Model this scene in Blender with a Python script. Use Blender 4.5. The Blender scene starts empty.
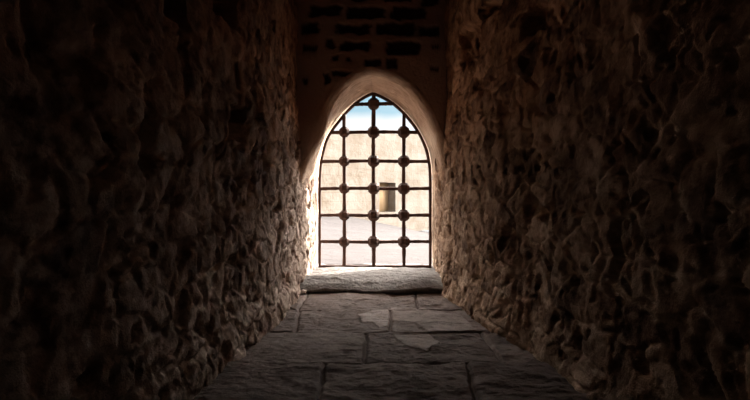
import bpy, math, random
import numpy as np
from mathutils import Vector

C = bpy.context.scene.collection
H = 0.90                       # eye height, metres
F = 500.0                      # focal length in pixels of the 750-pixel-wide frame
VX, VY = 375.0, 200.0          # where the passage's axis meets the picture
D1, D2, D3 = 4.79, 5.80, 6.02  # inner face of end wall, grille, outer face

def P(px, py, d):              # measured picture point at known distance -> world x, z
    return (px - VX) * d / F, H + (VY - py) * d / F

# ------------------------------------------------------------------ noise
_r = np.random.RandomState(7)
_perm = _r.permutation(256); _perm = np.concatenate([_perm, _perm, _perm])
_g = _r.normal(size=(256, 3)); _g /= np.linalg.norm(_g, axis=1)[:, None]

def perlin(x, y, z=0.0):
    x, y, z = np.broadcast_arrays(np.asarray(x, float), np.asarray(y, float), np.asarray(z, float))
    xi, yi, zi = np.floor(x).astype(int), np.floor(y).astype(int), np.floor(z).astype(int)
    xf, yf, zf = x - xi, y - yi, z - zi
    u, v, w = [t * t * t * (t * (t * 6 - 15) + 10) for t in (xf, yf, zf)]
    def g(a, b, c):
        h = _perm[(_perm[(_perm[(xi + a) & 255] + yi + b) & 255] + zi + c) & 255]
        q = _g[h]
        return q[..., 0] * (xf - a) + q[..., 1] * (yf - b) + q[..., 2] * (zf - c)
    L = lambda a, b, t: a + (b - a) * t
    return 1.6 * L(L(L(g(0,0,0), g(1,0,0), u), L(g(0,1,0), g(1,1,0), u), v),
                   L(L(g(0,0,1), g(1,0,1), u), L(g(0,1,1), g(1,1,1), u), v), w)

def fbm(x, y, z=0.0, o=4, gain=.5, ridged=False):
    s, a, f = 0.0, 1.0, 1.0
    for i in range(o):
        n = perlin(x * f + 17.3 * i, y * f + 5.1 * i, z)
        s = s + a * ((1 - 2 * np.abs(n)) if ridged else n)
        a *= gain; f *= 2.03
    return s

def worley(x, y, seed=0):
    """distance to nearest and second cell point, cell value, and a tilted facet per cell"""
    xi, yi = np.floor(x).astype(int), np.floor(y).astype(int)
    f1 = np.full(x.shape, 9.0); f2 = f1.copy(); cid = np.zeros(x.shape); fac = np.zeros(x.shape)
    for a in (-1, 0, 1):
        for b in (-1, 0, 1):
            cx, cy = xi + a, yi + b
            h = _perm[(_perm[(cx + seed) & 255] + cy) & 255]
            h2 = _perm[(h + 91) & 255]
            dx, dy = x - (cx + .1 + .8 * h / 255.), y - (cy + .1 + .8 * h2 / 255.)
            d = np.hypot(dx, dy)
            n = d < f1
            f2 = np.where(n, f1, np.minimum(f2, d)); cid = np.where(n, h / 255., cid)
            fac = np.where(n, _g[h2, 0] * dx + _g[h2, 1] * dy, fac)
            f1 = np.where(n, d, f1)
    return f1, f2, cid, fac

def sstep(a, b, x):
    t = np.clip((x - a) / (b - a), 0, 1)
    return t * t * (3 - 2 * t)

# ------------------------------------------------------------------ mesh helpers
def link(o, parent=None):
    C.objects.link(o)
    if parent: o.parent = parent
    return o

def mesh_obj(name, verts, faces, mat, parent=None, smooth=True, attr=None):
    me = bpy.data.meshes.new(name)
    verts = np.asarray(verts, dtype=np.float32).reshape(-1, 3)
    faces = np.asarray(faces, dtype=np.int32)
    me.vertices.add(len(verts)); me.vertices.foreach_set('co', verts.ravel())
    n, k = faces.shape
    me.loops.add(n * k); me.loops.foreach_set('vertex_index', faces.ravel())
    me.polygons.add(n); me.polygons.foreach_set('loop_start', np.arange(0, n * k, k, dtype=np.int32))
    if smooth: me.polygons.foreach_set('use_smooth', np.ones(n, dtype=bool))
    me.update(calc_edges=True); me.validate()
    if attr is not None:
        for nm, val in attr.items():
            at = me.attributes.new(nm, 'FLOAT', 'POINT')
            at.data.foreach_set('value', np.asarray(val, dtype=np.float32).ravel())
    me.materials.append(mat)
    return link(bpy.data.objects.new(name, me), parent)

def grid_faces(nu, nv, flip=False):
    i = np.arange(nu * nv).reshape(nu, nv)
    q = np.stack([i[:-1, :-1], i[1:, :-1], i[1:, 1:], i[:-1, 1:]], -1).reshape(-1, 4)
    return q[:, ::-1] if flip else q

def structure(o):
    o['kind'] = 'structure'; return o

def tag(o, label, cat, group=None):
    o['label'] = label; o['category'] = cat
    if group: o['group'] = group
    return o

# ------------------------------------------------------------------ materials
class Mat:
    def __init__(s, name, rough=.9, spec=.3):
        s.m = bpy.data.materials.new(name); s.m.use_nodes = True
        s.nt = s.m.node_tree; s.b = s.nt.nodes['Principled BSDF']
        s.b.inputs['Roughness'].default_value = rough
        s.b.inputs['Specular IOR Level'].default_value = spec
        s.co = s.nt.nodes.new('ShaderNodeTexCoord').outputs['Object']
    def noise(s, scale, detail=5, rough=.6, stretch=None):
        co = s.co
        if stretch:
            mp = s.nt.nodes.new('ShaderNodeMapping'); mp.inputs['Scale'].default_value = stretch
            s.nt.links.new(co, mp.inputs['Vector']); co = mp.outputs[0]
        n = s.nt.nodes.new('ShaderNodeTexNoise'); n.inputs['Scale'].default_value = scale
        n.inputs['Detail'].default_value = detail; n.inputs['Roughness'].default_value = rough
        s.nt.links.new(co, n.inputs['Vector']); return n.outputs['Fac']
    def ramp(s, fac, stops):
        r = s.nt.nodes.new('ShaderNodeValToRGB'); e = r.color_ramp.elements
        while len(e) < len(stops): e.new(.5)
        for k, (p, c) in enumerate(stops):
            e[k].position = p; e[k].color = (*c, 1)
        s.nt.links.new(fac, r.inputs[0]); return r.outputs[0]
    def mix(s, fac, a, b, mode='MIX'):
        m = s.nt.nodes.new('ShaderNodeMix'); m.data_type = 'RGBA'; m.blend_type = mode
        if isinstance(fac, (int, float)): m.inputs[0].default_value = fac
        else: s.nt.links.new(fac, m.inputs[0])
        for v, k in ((a, 6), (b, 7)):
            if isinstance(v, tuple): m.inputs[k].default_value = (*v, 1)
            else: s.nt.links.new(v, m.inputs[k])
        return m.outputs[2]
    def attr(s, name):
        a = s.nt.nodes.new('ShaderNodeAttribute'); a.attribute_name = name; return a.outputs['Fac']
    def color(s, c):
        if isinstance(c, tuple): s.b.inputs['Base Color'].default_value = (*c, 1)
        else: s.nt.links.new(c, s.b.inputs['Base Color'])
    def bump(s, pairs):
        prev = None
        for h, dist in pairs:
            b = s.nt.nodes.new('ShaderNodeBump'); b.inputs['Distance'].default_value = dist
            b.inputs['Strength'].default_value = 1.0
            s.nt.links.new(h, b.inputs['Height'])
            if prev: s.nt.links.new(prev, b.inputs['Normal'])
            prev = b.outputs[0]
        s.nt.links.new(prev, s.b.inputs['Normal'])

def wall_material(name, pale, mid, dark):
    w = Mat(name, .92, .2)
    base = w.ramp(w.attr('tone'), [(.22, dark), (.5, mid), (.85, pale)])
    spots = w.ramp(w.noise(13, 6, .7), [(.36, (.55, .49, .45)), (.50, (1, 1, 1))])
    sp = w.nt.nodes.new('ShaderNodeSeparateXYZ'); w.nt.links.new(w.co, sp.inputs[0])
    ma = w.nt.nodes.new('ShaderNodeMath'); ma.operation = 'MULTIPLY_ADD'; ma.inputs[1].default_value = 1.1
    w.nt.links.new(w.noise(1.6, 6, .6), ma.inputs[0]); w.nt.links.new(sp.outputs[2], ma.inputs[2])
    mr = w.nt.nodes.new('ShaderNodeMapRange'); mr.inputs['From Min'].default_value = 1.5; mr.inputs['From Max'].default_value = 2.3
    w.nt.links.new(ma.outputs[0], mr.inputs['Value'])
    stone = w.mix(1.0, base, spots, 'MULTIPLY')
    w.color(w.mix(mr.outputs[0], stone, w.mix(1.0, stone, (.92, .70, .55), 'MULTIPLY')))       # rusty plaster survives higher up
    w.bump([(w.noise(32, 6, .65), .012), (w.noise(120, 4, .6), .004)])
    return w.m

M_left = wall_material('rubble_stone', (.72, .60, .51), (.42, .32, .255), (.17, .108, .08))
M_right = wall_material('rubble_stone_ochre', (.64, .49, .37), (.36, .245, .17), (.15, .09, .06))

w = Mat('lime_plaster', .9, .2)
base = w.ramp(w.noise(3, 6, .6, (1, .35, 1)), [(.3, (.44, .30, .22)), (.52, (.66, .49, .37)), (.7, (.78, .63, .50))])
streak = w.ramp(w.noise(9, 5, .6, (1, 5, 1)), [(.35, (.6, .55, .5)), (.6, (1, 1, 1))])
body = w.mix(1.0, base, streak, 'MULTIPLY')
face = w.mix(w.attr('face'), body, (.52, .36, .285))
w.color(w.mix(w.attr('brick'), face, (.05, .018, .014)))
w.bump([(w.noise(22, 6, .6, (1, 4, 1)), .02), (w.noise(95, 4, .6), .005)])
M_plaster = w.m

w = Mat('flagstone', .85, .18)
tone = w.ramp(w.attr('tone'), [(0, (.095, .063, .052)), (.5, (.165, .118, .101)), (1, (.40, .335, .31))])
st = w.ramp(w.noise(7, 7, .7), [(.32, (.5, .46, .44)), (.55, (1, 1, 1))])
w.color(w.mix(1.0, tone, st, 'MULTIPLY'))
w.bump([(w.noise(24, 7, .65, (.6, 1.2, 1)), .016), (w.noise(120, 4, .6), .004)])
M_floor = w.m

w = Mat('sill_limestone', .85, .3)
w.color(w.ramp(w.noise(9, 6, .65), [(.3, (.13, .117, .11)), (.6, (.21, .192, .182))]))
w.bump([(w.noise(30, 6, .6), .02)])
M_sill = w.m

w = Mat('pale_pebble', .8, .3)
w.color(w.ramp(w.noise(60, 4), [(.3, (.4, .35, .31)), (.7, (.62, .57, .52))])); w.bump([(w.noise(150, 4), .004)])
M_pebble = w.m

w = Mat('rusted_iron', .62, .35)
w.color(w.ramp(w.noise(28, 6, .7), [(.3, (.030, .016, .013)), (.6, (.075, .034, .024)), (.75, (.15, .07, .045))]))
w.b.inputs['Metallic'].default_value = .25
w.bump([(w.noise(90, 4), .004)])
M_iron = w.m

w = Mat('sunlit_masonry', .95, .1)
br = w.nt.nodes.new('ShaderNodeTexBrick')
br.inputs['Scale'].default_value = 1.0; br.inputs['Brick Width'].default_value = .9
br.inputs['Row Height'].default_value = .42; br.inputs['Mortar Size'].default_value = .012
br.inputs['Mortar Smooth'].default_value = .6
br.inputs['Color1'].default_value = (.172, .156, .138, 1); br.inputs['Color2'].default_value = (.155, .134, .114, 1)
br.inputs['Mortar'].default_value = (.13, .103, .082, 1)
mp = w.nt.nodes.new('ShaderNodeMapping'); mp.inputs['Rotation'].default_value = (math.radians(-90), 0, 0)
w.nt.links.new(w.co, mp.inputs['Vector']); w.nt.links.new(mp.outputs[0], br.inputs['Vector'])
w.color(w.mix(1.0, br.outputs['Color'], w.ramp(w.noise(.8, 8, .7), [(.33, (.68, .59, .50)), (.56, (1, 1, 1))]), 'MULTIPLY'))
w.bump([(w.noise(6, 6), .03)])
M_far = w.m

w = Mat('courtyard_earth', .95, .1)
w.color(w.ramp(w.noise(.9, 8, .65), [(.35, (.037, .0325, .033)), (.65, (.044, .0395, .041))]))
w.bump([(w.noise(4, 7), .04)])
M_ground = w.m

w = Mat('timber_door', .8, .2)
w.color(w.ramp(w.noise(3, 5, .6, (6, 6, .4)), [(.3, (.42, .27, .15)), (.7, (.60, .42, .25))]))
M_timber = w.m

# ------------------------------------------------------------------ side walls (displaced rubble)
def rubble(u, v, seed, rough):
    """relief of the wall, metres, positive into the passage"""
    wu = u + .035 * fbm(u * 4, v * 4, seed + 3.3, 4)
    wv = v + .035 * fbm(u * 4 + 50, v * 4, seed + 8.1, 4)
    f1, f2, cid, fac = worley(wu / .27 + seed * 3, wv / .17 + seed * 5, int(seed * 7))
    stones = sstep(0, .22, f2 - f1) * (.45 + .9 * cid + 1.0 * fac)
    g1, g2, gid, gfac = worley(wu / .10 + 40, wv / .08 + seed, int(seed * 3) + 20)
    small = sstep(0, .2, g2 - g1) * (.3 + .8 * gid + 1.2 * gfac)
    e1, e2, eid, efac = worley(wu / .042 + 9, wv / .036 + seed, int(seed * 5) + 77)
    big = fbm(u * .8, v * 1.0, seed + .5, 3)
    med = fbm(u * 5.5, v * 6.5, seed + 1.5, 3, .5)
    fine = fbm(u * 22, v * 26, seed + 2.5, 3, .6)
    pit = (1.3 * sstep(.30, .46, perlin(wu * 5.5 + 9, wv * 6.5, seed + 11) + .12 * fine) + .7 * sstep(.30, .42, perlin(wu * 13, wv * 15, seed + 12) + .1 * fine))
    chip = sstep(.05, .16, fbm(wu * 9 + 3, wv * 11, seed + 13, 4, .6))               # broken edges of the plaster coat
    grain = fbm(u * 5, v * 16, seed + 4.5, 4, .6)
    patch = sstep(-.25, .35, fbm(u * 1.6 + 7, v * 1.9, seed + 5.5, 3))              # rubble laid bare, plaster elsewhere
    rg = rough * (.55 + .6 * patch)
    d = (rg * (.021 * stones + .008 * small + .0022 * (eid + 1.5 * efac) + .011 * med + .0035 * fine + .007 * chip)
         + (1 - rough) * (.006 * med + .003 * stones + .0015 * (eid + efac) + .003 * grain))
    cap = .016 + .008 * med
    d = np.where(d > cap, cap + .4 * (d - cap), d)                                 # faces trowelled flat, hollows between
    tone = .5 + .55 * (cid - .5) * patch + .28 * (gid - .5) + .22 * fbm(u * 2.2, v * 2.6, seed + 21, 4) + .22 * fbm(wu * 10, wv * 10, seed + 22, 4, .6)
    tone = tone + .22 * (1 - sstep(0, .25, f2 - f1)) * patch                        # pale lime mortar between the stones
    return .030 * big + d + .004 - (.022 * rg + .008 * (1 - rough)) * pit, np.clip(tone, 0, 1)

def side_wall(name, side, mat, seed):
    ys = np.concatenate([np.linspace(-1.6, 1.0, 60)[:-1], np.arange(1.0, 3.0, .011), np.arange(3.0, D3 + .02, .008)])
    zs = np.concatenate([np.arange(-.12, 2.2, .009), np.arange(2.2, 3.5, .014)])
    U, V = np.meshgrid(ys, zs, indexing='ij')
    if side < 0:
        kx = [-2, 0, 1.5, 2.3, 2.9, 3.6, 4.3, D1, 5.3, D2, D3 + .1]
        kv = [-1.06, -.98, -.90, -.85, -.81, -.755, -.74, -.725, -.70, -.682, -.70]
    else:
        kx = [-2, 0, 1.5, 2.5, 3.0, 3.4, 4.1, D1, 5.3, D2, D3 + .1]
        kv = [1.20, 1.10, 1.02, .985, .96, .86, .745, .68, .675, .682, .70]
    base = np.interp(U, kx, kv)
    rough = .30 + .70 * sstep(2.3, 1.3, V + .35 * perlin(U * .9, V * .9, seed))
    rough = rough * (1 - .20 * sstep(3.4, 4.6, U)) * (.55 + .45 * sstep(.8, 2.6, U))
    d, tone = rubble(U, V, seed, rough)
    d = d - .012
    d = d + .04 * sstep(.30, -.05, V) * (1 - sstep(D1 - .3, D1 + .3, U))          # battered footing
    d = d * (1 - .55 * sstep(D2 - .35, D2 - .05, U))
    if side < 0:                                                       # sockets high on the wall
        for (cy, cz, hy, hz) in ((2.75, 1.97, .12, .07), (2.2, 1.76, .08, .06), (3.7, 2.2, .06, .05), (2.9, 1.35, .10, .09)):
            m = sstep(1.25, .75, np.maximum(np.abs(U - cy) / hy, np.abs(V - cz) / hz) + .25 * perlin(U * 14, V * 14, 2))
            d = d - .14 * m
    else:
        for (cy, cz, hy, hz) in ((3.0, 1.98, .12, .07), (4.1, 2.18, .22, .14), (3.6, 2.30, .2, .05)):
            m = sstep(1.25, .75, np.maximum(np.abs(U - cy) / hy, np.abs(V - cz) / hz) + .25 * perlin(U * 14, V * 14, 2))
            d = d - .09 * m
    X = base - side * d
    # nothing may reach past the grille's edge
    lim = -.668 if side < 0 else .668
    k = sstep(D2 - .5, D2 - .1, U)
    X = np.where(side * X < side * lim, X * (1 - k) + (lim + side * .25 * np.abs(X - lim)) * k, X)
    o = mesh_obj(name, np.stack([X, U, V], -1), grid_faces(len(ys), len(zs), side > 0), mat, attr={'tone': tone})
    return structure(o)

side_wall('wall_left', -1, M_left, 1.0)
side_wall('wall_right', 1, M_right, 4.0)

# ------------------------------------------------------------------ end wall with its pointed embrasure
def resample(pts, n):
    p = np.array(pts, float)
    s = np.concatenate([[0], np.cumsum(np.hypot(*np.diff(p, axis=0).T))])
    # smooth curve through the points
    t = np.linspace(0, s[-1], n)
    a = np.stack([np.interp(t, s, p[:, 0]), np.interp(t, s, p[:, 1])], 1)
    return a

def smooth_half(h, n=160, it=60):
    a = resample(h, n)
    for _ in range(it):
        a[1:-1] = .5 * a[1:-1] + .25 * (a[:-2] + a[2:])
    return a

# frame outline (pixels read off the photo, at the grille's distance)
L_in = [(318.5, 267), (318.5, 240), (318.5, 200), (318.5, 180), (319.5, 162), (325, 140), (330, 131), (343, 114), (355, 102), (363, 96.5), (373, 92)]
R_in = [(431.5, 267), (431.5, 240), (431.5, 200), (431.5, 180), (431, 166), (428, 150), (423, 138), (416, 126), (406, 113.5), (394, 102.5), (383, 96), (373, 92)]
L_out = [(299, 294), (299, 240), (300, 200), (304, 175), (310, 150), (316, 134), (320.5, 118), (326, 102), (335, 88), (348, 77), (359, 71), (371, 68)]
R_out = [(443, 294), (443, 240), (443, 200), (443, 170), (442, 145), (439, 130), (434, 116), (426, 102), (414, 88), (400, 76.5), (386, 70.5), (371, 68)]
def outline(Lh, Rh, d, n):
    l = smooth_half([P(a, b, d) for a, b in Lh], n, 25); r = smooth_half([P(a, b, d) for a, b in Rh], n, 25)
    return l, r[::-1]
NH = 170
li, ri = outline(L_in, R_in, D2, NH)
lo, ro = outline(L_out, R_out, D1, NH)
FRAME = np.concatenate([li, ri[1:]])
inner = FRAME.copy(); outer = np.concatenate([lo, ro[1:]])
cx, cz = .0, 1.15
def grow(a, g):
    t = np.gradient(a, axis=0); nrm = np.stack([-t[:, 1], t[:, 0]], 1); nrm /= np.linalg.norm(nrm, axis=1)[:, None]
    return a + nrm * (g[:, None] if np.ndim(g) else g)
inner = grow(inner, .018 + .07 * sstep(1.25, .95, inner[:, 1]))     # low down the rubble walls themselves are the jambs
outer = grow(outer, -.052 + .12 * sstep(1.6, .8, outer[:, 1]))
for a in (inner, outer):                                    # run the feet below the sill
    a[0, 1] -= .3; a[-1, 1] -= .3
N = len(inner)
rings, faceA, brickA = [], [], []
def on_rect(p, xl, xr, zt):
    q = p.copy()
    for i, (x, z) in enumerate(p):
        dx, dz = x - cx, max(z - cz, 0) if z > cz else 0.0
        if z <= cz: q[i] = (xl if dx < 0 else xr, z); continue
        t = min(((xl - cx) / dx if dx < -1e-6 else 1e9) if dx < 0 else ((xr - cx) / dx if dx > 1e-6 else 1e9),
                (zt - cz) / dz if dz > 1e-6 else 1e9)
        q[i] = (cx + dx * t, cz + dz * t)
    return q
rc_in = on_rect(outer, -1.0, 1.0, 3.5)
rc_out = on_rect(inner, -7.0, 7.0, 6.5)
bricks = [(310,341,5,16),(347,384.5,6,18),(391,427,6,19),(337,371,24,34),(376,414,22,34.5),(418,440,26,36),
          (325,335,38,47),(340,371,41,50),(386,420,41,54),(331,337,55,60),(365,380,59,66),(385,397,58,68),
          (429,439,66,70),(322,330,73,84),(334,352,70,76),(420,440,-8,5),(385,412,-12,1),(350,378,-12,0),(302,309,78,84),(433,441,44,48),
          (346,352,57,61),(415,421,86,92),(300,318,22,33),(303,317,45,50)]
bw = [(P(a, c, D1), P(b, d, D1)) for a, b, c, d in bricks]
def brick_mask(x, z):
    nx = x + .035 * fbm(x * 9, z * 9, 5, 4); nz = z + .022 * fbm(x * 9, z * 9, 15, 4)
    m = np.zeros_like(x)
    for (x0, z0), (x1, z1) in bw:
        e = np.minimum(np.minimum(nx - x0, x1 - nx), np.minimum(nz - z1, z0 - nz))
        m = np.maximum(m, sstep(-.006, .012, e))
    return m
def ring(xz, y, face=0.0, amp=.0):
    rings.append(np.stack([xz[:, 0], np.broadcast_to(y, (len(xz),)), xz[:, 1]], 1))
    faceA.append(np.full(N, face)); brickA.append(np.zeros(N))
for s in (1.0, .6, .3, .12, .04):
    ring(inner + (rc_out - inner) * s, D3)
ring(grow(inner, .025), D3 - .005)
for y in np.linspace(D3 - .03, D2, 8): ring(inner, y)
for s in np.linspace(.02, 1, 90):                            # soffit, splayed towards the passage
    e = s ** .85
    xz = inner * (1 - e) + outer * e
    y = D2 + (D1 + .07 - D2) * s
    n = fbm(xz[:, 0] * 3, xz[:, 1] * 3 + y * .5, y * 2.2, 4)
    reb = -.030 * np.exp(-((s - .10) / .08) ** 2) * sstep(cx, cx + .3, xz[:, 0])   # worn hollow right beside the frame
    ring(grow(xz, -(.018 * n * min(1, s * 6)) - reb), y)
for a in np.linspace(0, math.pi / 2, 9)[1:]:                 # soft plaster lip
    g = .07 * (1 - math.cos(a))
    xz = grow(outer, g); n = .018 * fbm(xz[:, 0] * 3, xz[:, 1] * 3, 2.6, 4)
    ring(grow(xz, -n), D1 + .07 - .07 * math.sin(a), face=.35 * a)
st = grow(outer, .07)
for s in np.linspace(0, 1, 110)[1:]:
    xz = st + (rc_in - st) * s
    m = brick_mask(xz[:, 0], xz[:, 1])
    n = .016 * fbm(xz[:, 0] * 3, xz[:, 1] * 3, 2.6, 5) * (1 + s)
    ring(xz, D1 - n + .035 * m, face=min(1, .6 + s * 4)); brickA[-1] = m
V = np.stack(rings, 0)
wf = mesh_obj('wall_front', V, grid_faces(V.shape[0], N, True), M_plaster,
              attr={'face': np.stack(faceA), 'brick': np.stack(brickA)})
structure(wf)

# ------------------------------------------------------------------ ceiling, back wall
def sheet(name, fn, us, vs, mat, flip=False):
    U, W = np.meshgrid(us, vs, indexing='ij')
    return structure(mesh_obj(name, fn(U, W), grid_faces(len(us), len(vs), flip), mat, attr={'tone': np.clip(.4 + .4 * fbm(U * 3, W * 3, 2.2, 4), 0, 1)}))
sheet('ceiling', lambda u, v: np.stack([u, v, 3.22 + .12 * np.cos(u * 1.3) + .03 * fbm(u * 3, v * 3, 9, 4)], -1),
      np.linspace(-1.35, 1.45, 60), np.linspace(-1.7, D1 + .1, 160), M_left)
sheet('wall_back', lambda u, v: np.stack([u, -1.5 + .04 * fbm(u * 3, v * 3, 19, 4), v], -1),
      np.linspace(-1.35, 1.45, 70), np.linspace(-.15, 3.5, 110), M_left)

# ------------------------------------------------------------------ floor of worn flagstones
xs = np.arange(-1.25, 1.3, .0062); ys = np.concatenate([np.arange(-1.6, 1.8, .03), np.arange(1.8, D1 + .25, .0066)])
X, Y = np.meshgrid(xs, ys, indexing='ij')
wx = X + .010 * fbm(X * 5, Y * 5, 31, 4); wy = Y + .012 * fbm(X * 4, Y * 4, 41, 4)
rows = [(-2, -.9, [-.3, .5]), (-.9, .1, [0, .7]), (.1, 1.0, [-.35, .35]), (1.0, 1.75, [.1, .75]), (1.75, 2.79, [(-.235, -.278), (.40, .515)]),
        (2.79, 3.435, [-.058, .72]), (3.435, 4.11, [(-.55, -.62), (.106, .123)]), (4.11, 5.4, [-.64, (.355, .41)])]
edge = np.full(X.shape, 9.0); tone = np.zeros(X.shape); lift = np.zeros(X.shape)
rr = random.Random(5); k = 0
for (y0, y1, cuts) in rows:
    bx = [-3] + [c[0] + (c[1] - c[0]) * (wy - y0) / (y1 - y0) if isinstance(c, tuple) else c for c in cuts] + [3]
    for a, b in zip(bx[:-1], bx[1:]):
        ins = (wx >= a) & (wx < b) & (wy >= y0) & (wy < y1)
        e = np.minimum(np.minimum(wx - a, b - wx), np.minimum(wy - y0, y1 - wy))
        edge = np.where(ins, e, edge)
        tx, ty, l, t = rr.uniform(-.015, .015), rr.uniform(-.014, .014), rr.uniform(-.008, .010), rr.uniform(.25, .6)
        lift = np.where(ins, l + tx * (X - (np.maximum(a, -.8) + np.minimum(b, 1.1)) / 2) + ty * (Y - (y0 + y1) / 2), lift)
        tone = np.where(ins, t, tone)
soft = (np.abs(wy - 4.11) < .10) & (wx > -.45) & (wx < .0)        # a worn-away joint
edge = np.where(soft, .2, edge)
groove = 1 - sstep(.003, .013, edge)
cl = fbm(X * 3.2, Y * 5.0, 51, 5, .55)
terr = cl * 3.2; tf = np.floor(terr); tr = terr - tf
terraced = (tf + sstep(.78, 1.0, tr)) / 3.2                     # flaking, cleft surface
flat = sstep(.1, .5, perlin(X * 1.1 + 3, Y * 1.3, 61))
Z = lift - .026 * groove + .017 * terraced * (1 - .6 * flat) + .0030 * fbm(X * 11, Y * 14, 71, 4, .6) + .006 * fbm(X * 2, Y * 2, 81, 2)
def poly(px, py):
    d = H * F / (py - VY); return (px - VX) * d / F, d
def inside(pts):
    q = [poly(*p) for p in pts]; m = np.zeros(X.shape, bool)
    for (x0, y0), (x1, y1) in zip(q, q[1:] + q[:1]):
        c = ((y0 > wy) != (y1 > wy)) & (wx < (x1 - x0) * (wy - y0) / (y1 - y0 + 1e-12) + x0); m ^= c
    return m
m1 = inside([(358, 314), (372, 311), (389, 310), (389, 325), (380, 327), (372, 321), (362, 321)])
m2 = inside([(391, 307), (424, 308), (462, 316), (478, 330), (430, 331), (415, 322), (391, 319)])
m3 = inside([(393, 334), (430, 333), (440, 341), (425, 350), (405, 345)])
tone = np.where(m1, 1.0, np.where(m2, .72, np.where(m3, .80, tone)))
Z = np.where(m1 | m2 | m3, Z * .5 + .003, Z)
tone = np.clip(tone + .12 * fbm(X * 2.5, Y * 2.5, 91, 3), 0, 1)
for _ in range(2):
    Z[1:-1, 1:-1] = (Z[1:-1, 1:-1] * 4 + Z[:-2, 1:-1] + Z[2:, 1:-1] + Z[1:-1, :-2] + Z[1:-1, 2:]) / 8
structure(mesh_obj('floor', np.stack([X, Y, Z], -1), grid_faces(len(xs), len(ys)), M_floor, attr={'tone': tone}))

# ------------------------------------------------------------------ stone sill under the grille
xs = np.arange(-.86, .86, .009)
prof = [(D1 + .10, -.06), (D1 + .03, .0), (D1 + .0, .022), (D1 + .0, .045), (D1 + .05, .078), (D1 + .12, .104), (D1 + .19, .117), (D1 + .3, .122), (5.3, .124),
        (D2, .124), (D3 + .12, .122), (D3 + .16, .10), (D3 + .17, -.3)]
pr = resample(prof, 330)
X, K = np.meshgrid(xs, np.arange(len(pr)), indexing='ij')
Yp, Zp = pr[K, 0], pr[K, 1]
fr = sstep(D1 + .6, D1 + .05, Yp)
n = fbm(X * 4, Yp * 5, Zp * 5 + 3, 5, .55); n2 = fbm(X * 2.2, Yp * .5, 7.7, 3)
Yp = Yp + fr * (.05 * n2 + .018 * n) * sstep(D1 + .35, D1 + .1, Yp)
sag = -.018 * np.exp(-((X + .05) / .28) ** 2) * fr
hump = .018 * np.exp(-((X - .42) / .22) ** 2) * fr
Zp = Zp + (sag + hump + .022 * n * (.30 + .7 * fr) + .010 * np.floor(3 * fbm(X * 3, Yp * 6, 12.0, 4)) / 3) * sstep(-.05, .1, Zp)
sill = mesh_obj('window_sill', np.stack([X, Yp, Zp], -1), grid_faces(len(xs), len(pr)), M_sill)
structure(sill)

# ------------------------------------------------------------------ the forged iron grille
root = bpy.data.objects.new('window_grille', None); link(root)
gx, gz = P(374, 267, D2)
root.location = (gx, D2, gz)
tag(root, 'rusty dark iron grille with cube joints filling the pointed arch opening', 'window grille')
def loc(x, z): return x - gx, z - gz
def sweep(name, pts, hw, hd, closed=False, lab=None, wob=.0, seed=0):
    """rectangular bar swept along 2-D points in the grille's plane"""
    p = np.array(pts, float); n = len(p)
    t = (np.roll(p, -1, 0) - np.roll(p, 1, 0)) if closed else np.gradient(p, axis=0)
    t /= np.linalg.norm(t, axis=1)[:, None]; nr = np.stack([-t[:, 1], t[:, 0]], 1)
    c = .3                                              # chamfered section, eight corners
    sec = [(-1, -c), (-1, c), (-c, 1), (c, 1), (1, c), (1, -c), (c, -1), (-c, -1)]
    sec = [(-1, -.6), (-1, .6), (-.6, 1), (.6, 1), (1, .6), (1, -.6), (.6, -1), (-.6, -1)]
    R = np.random.RandomState(seed)
    v = []
    for i in range(n):
        k = 1 + wob * R.uniform(-1, 1)
        off = wob * .004 * R.uniform(-1, 1)
        for a, b in sec:
            q = p[i] + nr[i] * (a * hw * k + off)
            v.append((q[0], b * hd * k, q[1]))
    f = []
    for i in range(n if closed else n - 1):
        j = (i + 1) % n
        for s in range(8):
            s2 = (s + 1) % 8
            f.append((i * 8 + s, i * 8 + s2, j * 8 + s2, j * 8 + s))
    if not closed:
        for b in (0, (n - 1) * 8):
            for s in (1, 3, 5):
                f.append((b, b + s, b + s + 1, b + s + 2))
    return mesh_obj(name, v, f, M_iron, root, smooth=False)
fr_pts = [loc(*q) for q in grow(FRAME, -.015)][::3]
fr_pts = fr_pts + [loc(*(FRAME[-1] + np.array([-.015, 0])))]
fp = np.array(fr_pts); fp[0, 1] = 0.0; fp[-1, 1] = 0.0
sweep('arched_frame', fp, .016, .022, wob=.06)
zl = lambda py: P(0, py, D2)[1] - gz
xl_ = lambda px: P(px, 0, D2)[0] - gx
sweep('bottom_rail', [(x, zl(266.3)) for x in np.linspace(xl_(318.5), xl_(431.5), 24)], .016, .022, wob=.12, seed=4)
def arch_x(z, side):
    h = li if side < 0 else ri
    zz, xx = h[:, 1], h[:, 0]
    o = np.argsort(zz); return float(np.interp(z + gz, zz[o], xx[o])) - gx
def arch_z(x):
    a = np.concatenate([li, ri]); o = np.argsort(a[:, 0]); 
    m = a[o]; m = m[m[:, 1] > 1.45]; return float(np.interp(x + gx, m[:, 0], m[:, 1])) - gz
rowsY = [104, 132.2, 161.2, 188.5, 215.3, 241.7]; colsX = [344.3, 373.6, 403.8]
for k, px in enumerate(colsX):
    x = xl_(px); z1 = arch_z(x) - .01
    zs = np.linspace(zl(266.3), z1, 40)
    b = sweep('vertical_bar', [(x + .0025 * math.sin(z * 3 + k), z) for z in zs], .024 if k == 1 else .021, .020, wob=.10, seed=10 + k)
for k, py in enumerate(rowsY):
    z = zl(py)
    if k == 0: x0, x1 = arch_x(z, -1) + .012, arch_x(z, 1) - .012
    else: x0, x1 = arch_x(z, -1) + .008, arch_x(z, 1) - .008
    b = sweep('horizontal_bar', [(x, z + .003 * math.sin(x * 6 + k)) for x in np.linspace(x0, x1, 36)], .0195, .018, wob=.12, seed=30 + k)
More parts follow.
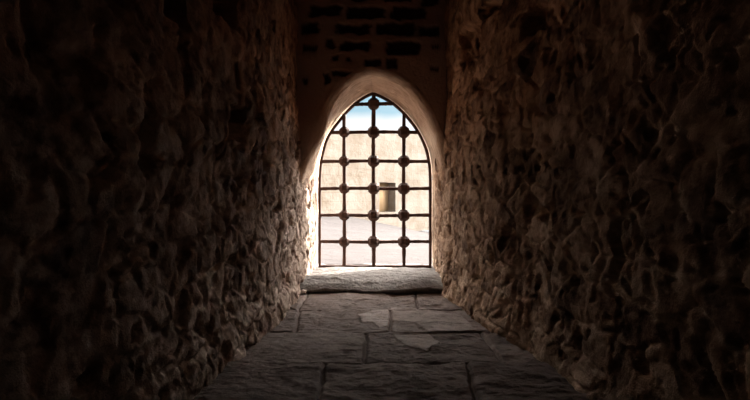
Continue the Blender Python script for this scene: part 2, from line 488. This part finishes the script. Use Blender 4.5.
def joint_mesh(r, seed):
    """forged block with its corners hammered off, a shallow boss on each face"""
    import bmesh
    bm = bmesh.new(); bmesh.ops.create_cube(bm, size=2)
    bmesh.ops.bevel(bm, geom=list(bm.edges), offset=.5, segments=1, affect='EDGES', profile=.5)
    bmesh.ops.bevel(bm, geom=list(bm.edges), offset=.07, segments=1, affect='EDGES', profile=.6)
    R = random.Random(seed)
    for v in bm.verts:
        v.co = Vector((v.co.x * r, v.co.y * r * .80, v.co.z * r)) * (1 + R.uniform(-.03, .03))
    me = bpy.data.meshes.new('joint_block'); bm.to_mesh(me); bm.free(); me.materials.append(M_iron)
    return me
jm = [joint_mesh(.066, s) for s in (1, 2, 3)]
for k, py in enumerate(rowsY):
    for c, px in enumerate(colsX):
        if k == 0 and c != 1: continue
        o = bpy.data.objects.new('joint_block', jm[(k + c) % 3]); link(o, root)
        o.location = (xl_(px), 0, zl(py))
        s = .88 if c == 0 else 1.0
        o.scale = (s, s, s)
        o.rotation_euler = (0, .05 * math.sin(k * 5 + c * 3), 0)

# ------------------------------------------------------------------ loose stones at the foot of the wall
def pebble(x, y, z, r, seed, label):
    import bmesh
    bm = bmesh.new(); bmesh.ops.create_icosphere(bm, subdivisions=4, radius=1)
    for v in bm.verts:
        n = perlin(v.co.x * 1.3 + seed, v.co.y * 1.3, v.co.z * 1.3)
        n2 = perlin(v.co.x * 4 + seed, v.co.y * 4, v.co.z * 4)
        v.co = v.co * (1 + .35 * float(n) + .08 * float(n2))
        v.co = Vector((v.co.x * r, v.co.y * r * .9, v.co.z * r * .7))
    zmin = min(v.co.z for v in bm.verts)
    for v in bm.verts: v.co.z -= zmin
    me = bpy.data.meshes.new('loose_stone'); bm.to_mesh(me); bm.free(); me.materials.append(M_pebble)
    for p in me.polygons: p.use_smooth = True
    o = link(bpy.data.objects.new('loose_stone', me)); o.location = (x, y, z); tag(o, label, 'stone'); return o
def drop(px, py, r, seed, label, dz=0.0):
    x, d = poly(px, py); pebble(x, d, dz, r, seed, label)
drop(303.5, 294.5, .030, 3.1, 'pale rounded stone at the left end of the grey stone sill')
drop(234, 359.5, .013, 8.4, 'tiny pale pebble by the foot of the left wall, nearest the camera')

# ------------------------------------------------------------------ outside: courtyard and the fort's far wall
ang = math.radians(55)
wc = np.array([.8, 28.0]); wd = np.array([math.cos(ang), math.sin(ang)]); wn = np.array([math.sin(ang), -math.cos(ang)])
def foot_z(x, d):              # the sloping foot of the far wall, as seen through the grille
    px = VX + x * F / d
    py = np.interp(px, [250, 300, 320, 347, 377, 431, 480, 560], [206, 210, 213, 216, 222, 235, 240, 244])
    return H + (VY - py) * d / F
# ground fans from the building's foot to the far wall
us = np.linspace(-14, 16, 120); ts = np.linspace(0, 1.15, 110)
U, T = np.meshgrid(us, ts, indexing='ij')
bx_, by_ = wc[0] + wd[0] * U, wc[1] + wd[1] * U
ax_, ay_ = U * .9, np.full(U.shape, D3 + .05)
GX = ax_ + (bx_ - ax_) * T; GY = ay_ + (by_ - ay_) * T
fz = foot_z(bx_, by_)
GZ = .12 + (fz - .12) * np.clip(T, 0, 1) ** 1.1 + .05 * fbm(GX * .5, GY * .5, 3, 4) * sstep(0, .2, T)
GZ = np.where(T > 1, fz, GZ)
g = structure(mesh_obj('ground', np.stack([GX, GY, GZ], -1), grid_faces(len(us), len(ts)), M_ground))

# far wall in its own frame: x along, y depth (0 = face, + inside), z up, with a doorway recess
root = bpy.data.objects.new('fort_building', None); link(root)
root.location = (wc[0], wc[1], 0); root.rotation_euler = (0, 0, ang)
tag(root, 'sunlit cream stone fort building across the courtyard with one small doorway', 'building')
def along(px):                 # where the sight line through px meets the wall
    k = (px - VX) / F          # x = k*y
    return (k * wc[1] - wc[0]) / (wd[0] - k * wd[1])
def zat(px, py):
    s = along(px); d = wc[1] + wd[1] * s
    return H + (VY - py) * d / F
sL, sR = along(379.5), along(395.5)
zb = zat(388, 212); zt = .5 * (zat(380, 181) + zat(395, 184)); 
top = lambda s: 4.62 + .107 * s + .05 * float(perlin(s * .7, 1.0, 2.0))
ss = sorted(set(list(np.linspace(-14, 16, 61)) + [sL, sR])); TH = 1.6
dpt = .55
v, f = [], []
def quad(a, b, c, d):
    k = len(v); v.extend([a, b, c, d]); f.append((k, k + 1, k + 2, k + 3))
for a, b in zip(ss[:-1], ss[1:]):
    ta, tb = top(a), top(b)
    if a >= sL - 1e-9 and b <= sR + 1e-9:
        quad((a, 0, zt), (b, 0, zt), (b, 0, tb), (a, 0, ta))
        quad((a, 0, zt), (a, dpt, zt), (b, dpt, zt), (b, 0, zt))
        quad((a, dpt, zb), (b, dpt, zb), (b, dpt, zt), (a, dpt, zt))
        quad((a, 0, -1), (b, 0, -1), (b, 0, zb), (a, 0, zb))
        quad((a, 0, zb), (b, 0, zb), (b, dpt, zb), (a, dpt, zb))
    else: quad((a, 0, -1), (b, 0, -1), (b, 0, tb), (a, 0, ta))
    quad((a, 0, ta), (b, 0, tb), (b, TH, tb), (a, TH, ta))
    quad((a, TH, -1), (a, TH, ta), (b, TH, tb), (b, TH, -1))
quad((sL, 0, zb), (sL, dpt, zb), (sL, dpt, zt), (sL, 0, zt))
quad((sR, 0, zb), (sR, 0, zt), (sR, dpt, zt), (sR, dpt, zb))
quad((ss[0], 0, -1), (ss[0], 0, top(ss[0])), (ss[0], TH, top(ss[0])), (ss[0], TH, -1))
quad((ss[-1], 0, -1), (ss[-1], TH, -1), (ss[-1], TH, top(ss[-1])), (ss[-1], 0, top(ss[-1])))
mesh_obj('masonry', v, f, M_far, root, smooth=False)
def boxv(x0, x1, y0, y1, z0, z1):
    q = [(x, y, z) for x in (x0, x1) for y in (y0, y1) for z in (z0, z1)]
    return q, [(0, 1, 3, 2), (4, 6, 7, 5), (0, 4, 5, 1), (2, 3, 7, 6), (0, 2, 6, 4), (1, 5, 7, 3)]
bv, bf = boxv(sL + .02, sR - .02, dpt - .07, dpt - .005, zb + .01, zt - .02)
mesh_obj('door_leaf', bv, bf, M_timber, root, smooth=False)

# ------------------------------------------------------------------ sky and sun
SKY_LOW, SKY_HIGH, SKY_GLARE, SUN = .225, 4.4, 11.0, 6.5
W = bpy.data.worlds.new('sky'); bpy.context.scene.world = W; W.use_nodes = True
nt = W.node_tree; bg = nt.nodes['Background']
tc = nt.nodes.new('ShaderNodeTexCoord'); sp = nt.nodes.new('ShaderNodeSeparateXYZ'); nt.links.new(tc.outputs['Generated'], sp.inputs[0])
nz = nt.nodes.new('ShaderNodeTexNoise'); nz.inputs['Scale'].default_value = 3.0; nz.inputs['Detail'].default_value = 6
nt.links.new(tc.outputs['Generated'], nz.inputs['Vector'])
ad = nt.nodes.new('ShaderNodeMath'); ad.operation = 'MULTIPLY_ADD'; ad.inputs[1].default_value = .08
nt.links.new(nz.outputs['Fac'], ad.inputs[0]); nt.links.new(sp.outputs[2], ad.inputs[2])
rp = nt.nodes.new('ShaderNodeValToRGB'); nt.links.new(ad.outputs[0], rp.inputs[0])
e = rp.color_ramp.elements
e[0].position = .190; e[0].color = (1.25, 1.25, 1.25, 1)
e[1].position = .207; e[1].color = (.52, .82, .98, 1)
x = e.new(.38); x.color = (.52, .82, .98, 1)
# unseen sky brightened overhead and glare around the sun, added to light the passage
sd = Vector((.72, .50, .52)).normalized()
def vmath(op, a, b):
    n = nt.nodes.new('ShaderNodeMath'); n.operation = op
    for i, v in enumerate((a, b)):
        if isinstance(v, (int, float)): n.inputs[i].default_value = v
        else: nt.links.new(v, n.inputs[i])
    return n.outputs[0]
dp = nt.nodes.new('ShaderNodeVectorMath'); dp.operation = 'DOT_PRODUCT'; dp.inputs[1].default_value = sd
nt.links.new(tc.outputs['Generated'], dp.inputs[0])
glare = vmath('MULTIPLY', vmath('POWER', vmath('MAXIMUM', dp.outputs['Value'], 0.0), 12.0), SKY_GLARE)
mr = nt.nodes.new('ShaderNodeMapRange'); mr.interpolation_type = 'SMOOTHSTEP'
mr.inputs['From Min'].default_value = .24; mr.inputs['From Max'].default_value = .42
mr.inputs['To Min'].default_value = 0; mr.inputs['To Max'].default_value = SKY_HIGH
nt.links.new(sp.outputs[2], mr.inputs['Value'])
my = nt.nodes.new('ShaderNodeMapRange'); my.interpolation_type = 'SMOOTHSTEP'      # added sky light kept to the window side, sparing the far wall
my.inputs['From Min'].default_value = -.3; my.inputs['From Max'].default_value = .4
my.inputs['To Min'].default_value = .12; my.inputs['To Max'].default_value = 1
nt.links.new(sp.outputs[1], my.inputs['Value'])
sky_boost = vmath('ADD', glare, vmath('MULTIPLY', mr.outputs[0], my.outputs[0]))
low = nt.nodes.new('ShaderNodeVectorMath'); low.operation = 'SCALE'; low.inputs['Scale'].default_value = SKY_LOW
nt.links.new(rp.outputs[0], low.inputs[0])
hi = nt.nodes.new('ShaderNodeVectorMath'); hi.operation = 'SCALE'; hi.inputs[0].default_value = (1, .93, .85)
nt.links.new(sky_boost, hi.inputs['Scale'])
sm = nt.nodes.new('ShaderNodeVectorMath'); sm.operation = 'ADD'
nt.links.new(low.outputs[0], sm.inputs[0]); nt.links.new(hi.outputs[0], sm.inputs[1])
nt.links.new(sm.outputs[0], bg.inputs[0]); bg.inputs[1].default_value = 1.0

L = bpy.data.lights.new('sun', 'SUN'); L.energy = SUN; L.angle = math.radians(.55); L.color = (1, .93, .82)
so = link(bpy.data.objects.new('sun', L)); so.rotation_euler = sd.to_track_quat('Z', 'Y').to_euler(); so.location = (12, 14, 12)

# ------------------------------------------------------------------ camera
cam = bpy.data.cameras.new('camera'); co = link(bpy.data.objects.new('camera', cam))
co.location = (0, 0, H); co.rotation_euler = (math.radians(90), 0, 0)
cam.sensor_width = 36; cam.lens = F / 750 * 36; cam.clip_start = .02; cam.clip_end = 500
cam.shift_x = (375 - VX) / 750; cam.shift_y = -(200 - VY) / 750
sc = bpy.context.scene; sc.camera = co
sc.view_settings.view_transform = 'Standard'; sc.view_settings.look = 'None'
sc.view_settings.gamma = 1; sc.view_settings.use_curve_mapping = False
sc.view_settings.exposure = 1.92
sc.cycles.max_bounces = 8; sc.cycles.diffuse_bounces = 6
sc.cycles.use_denoising = True
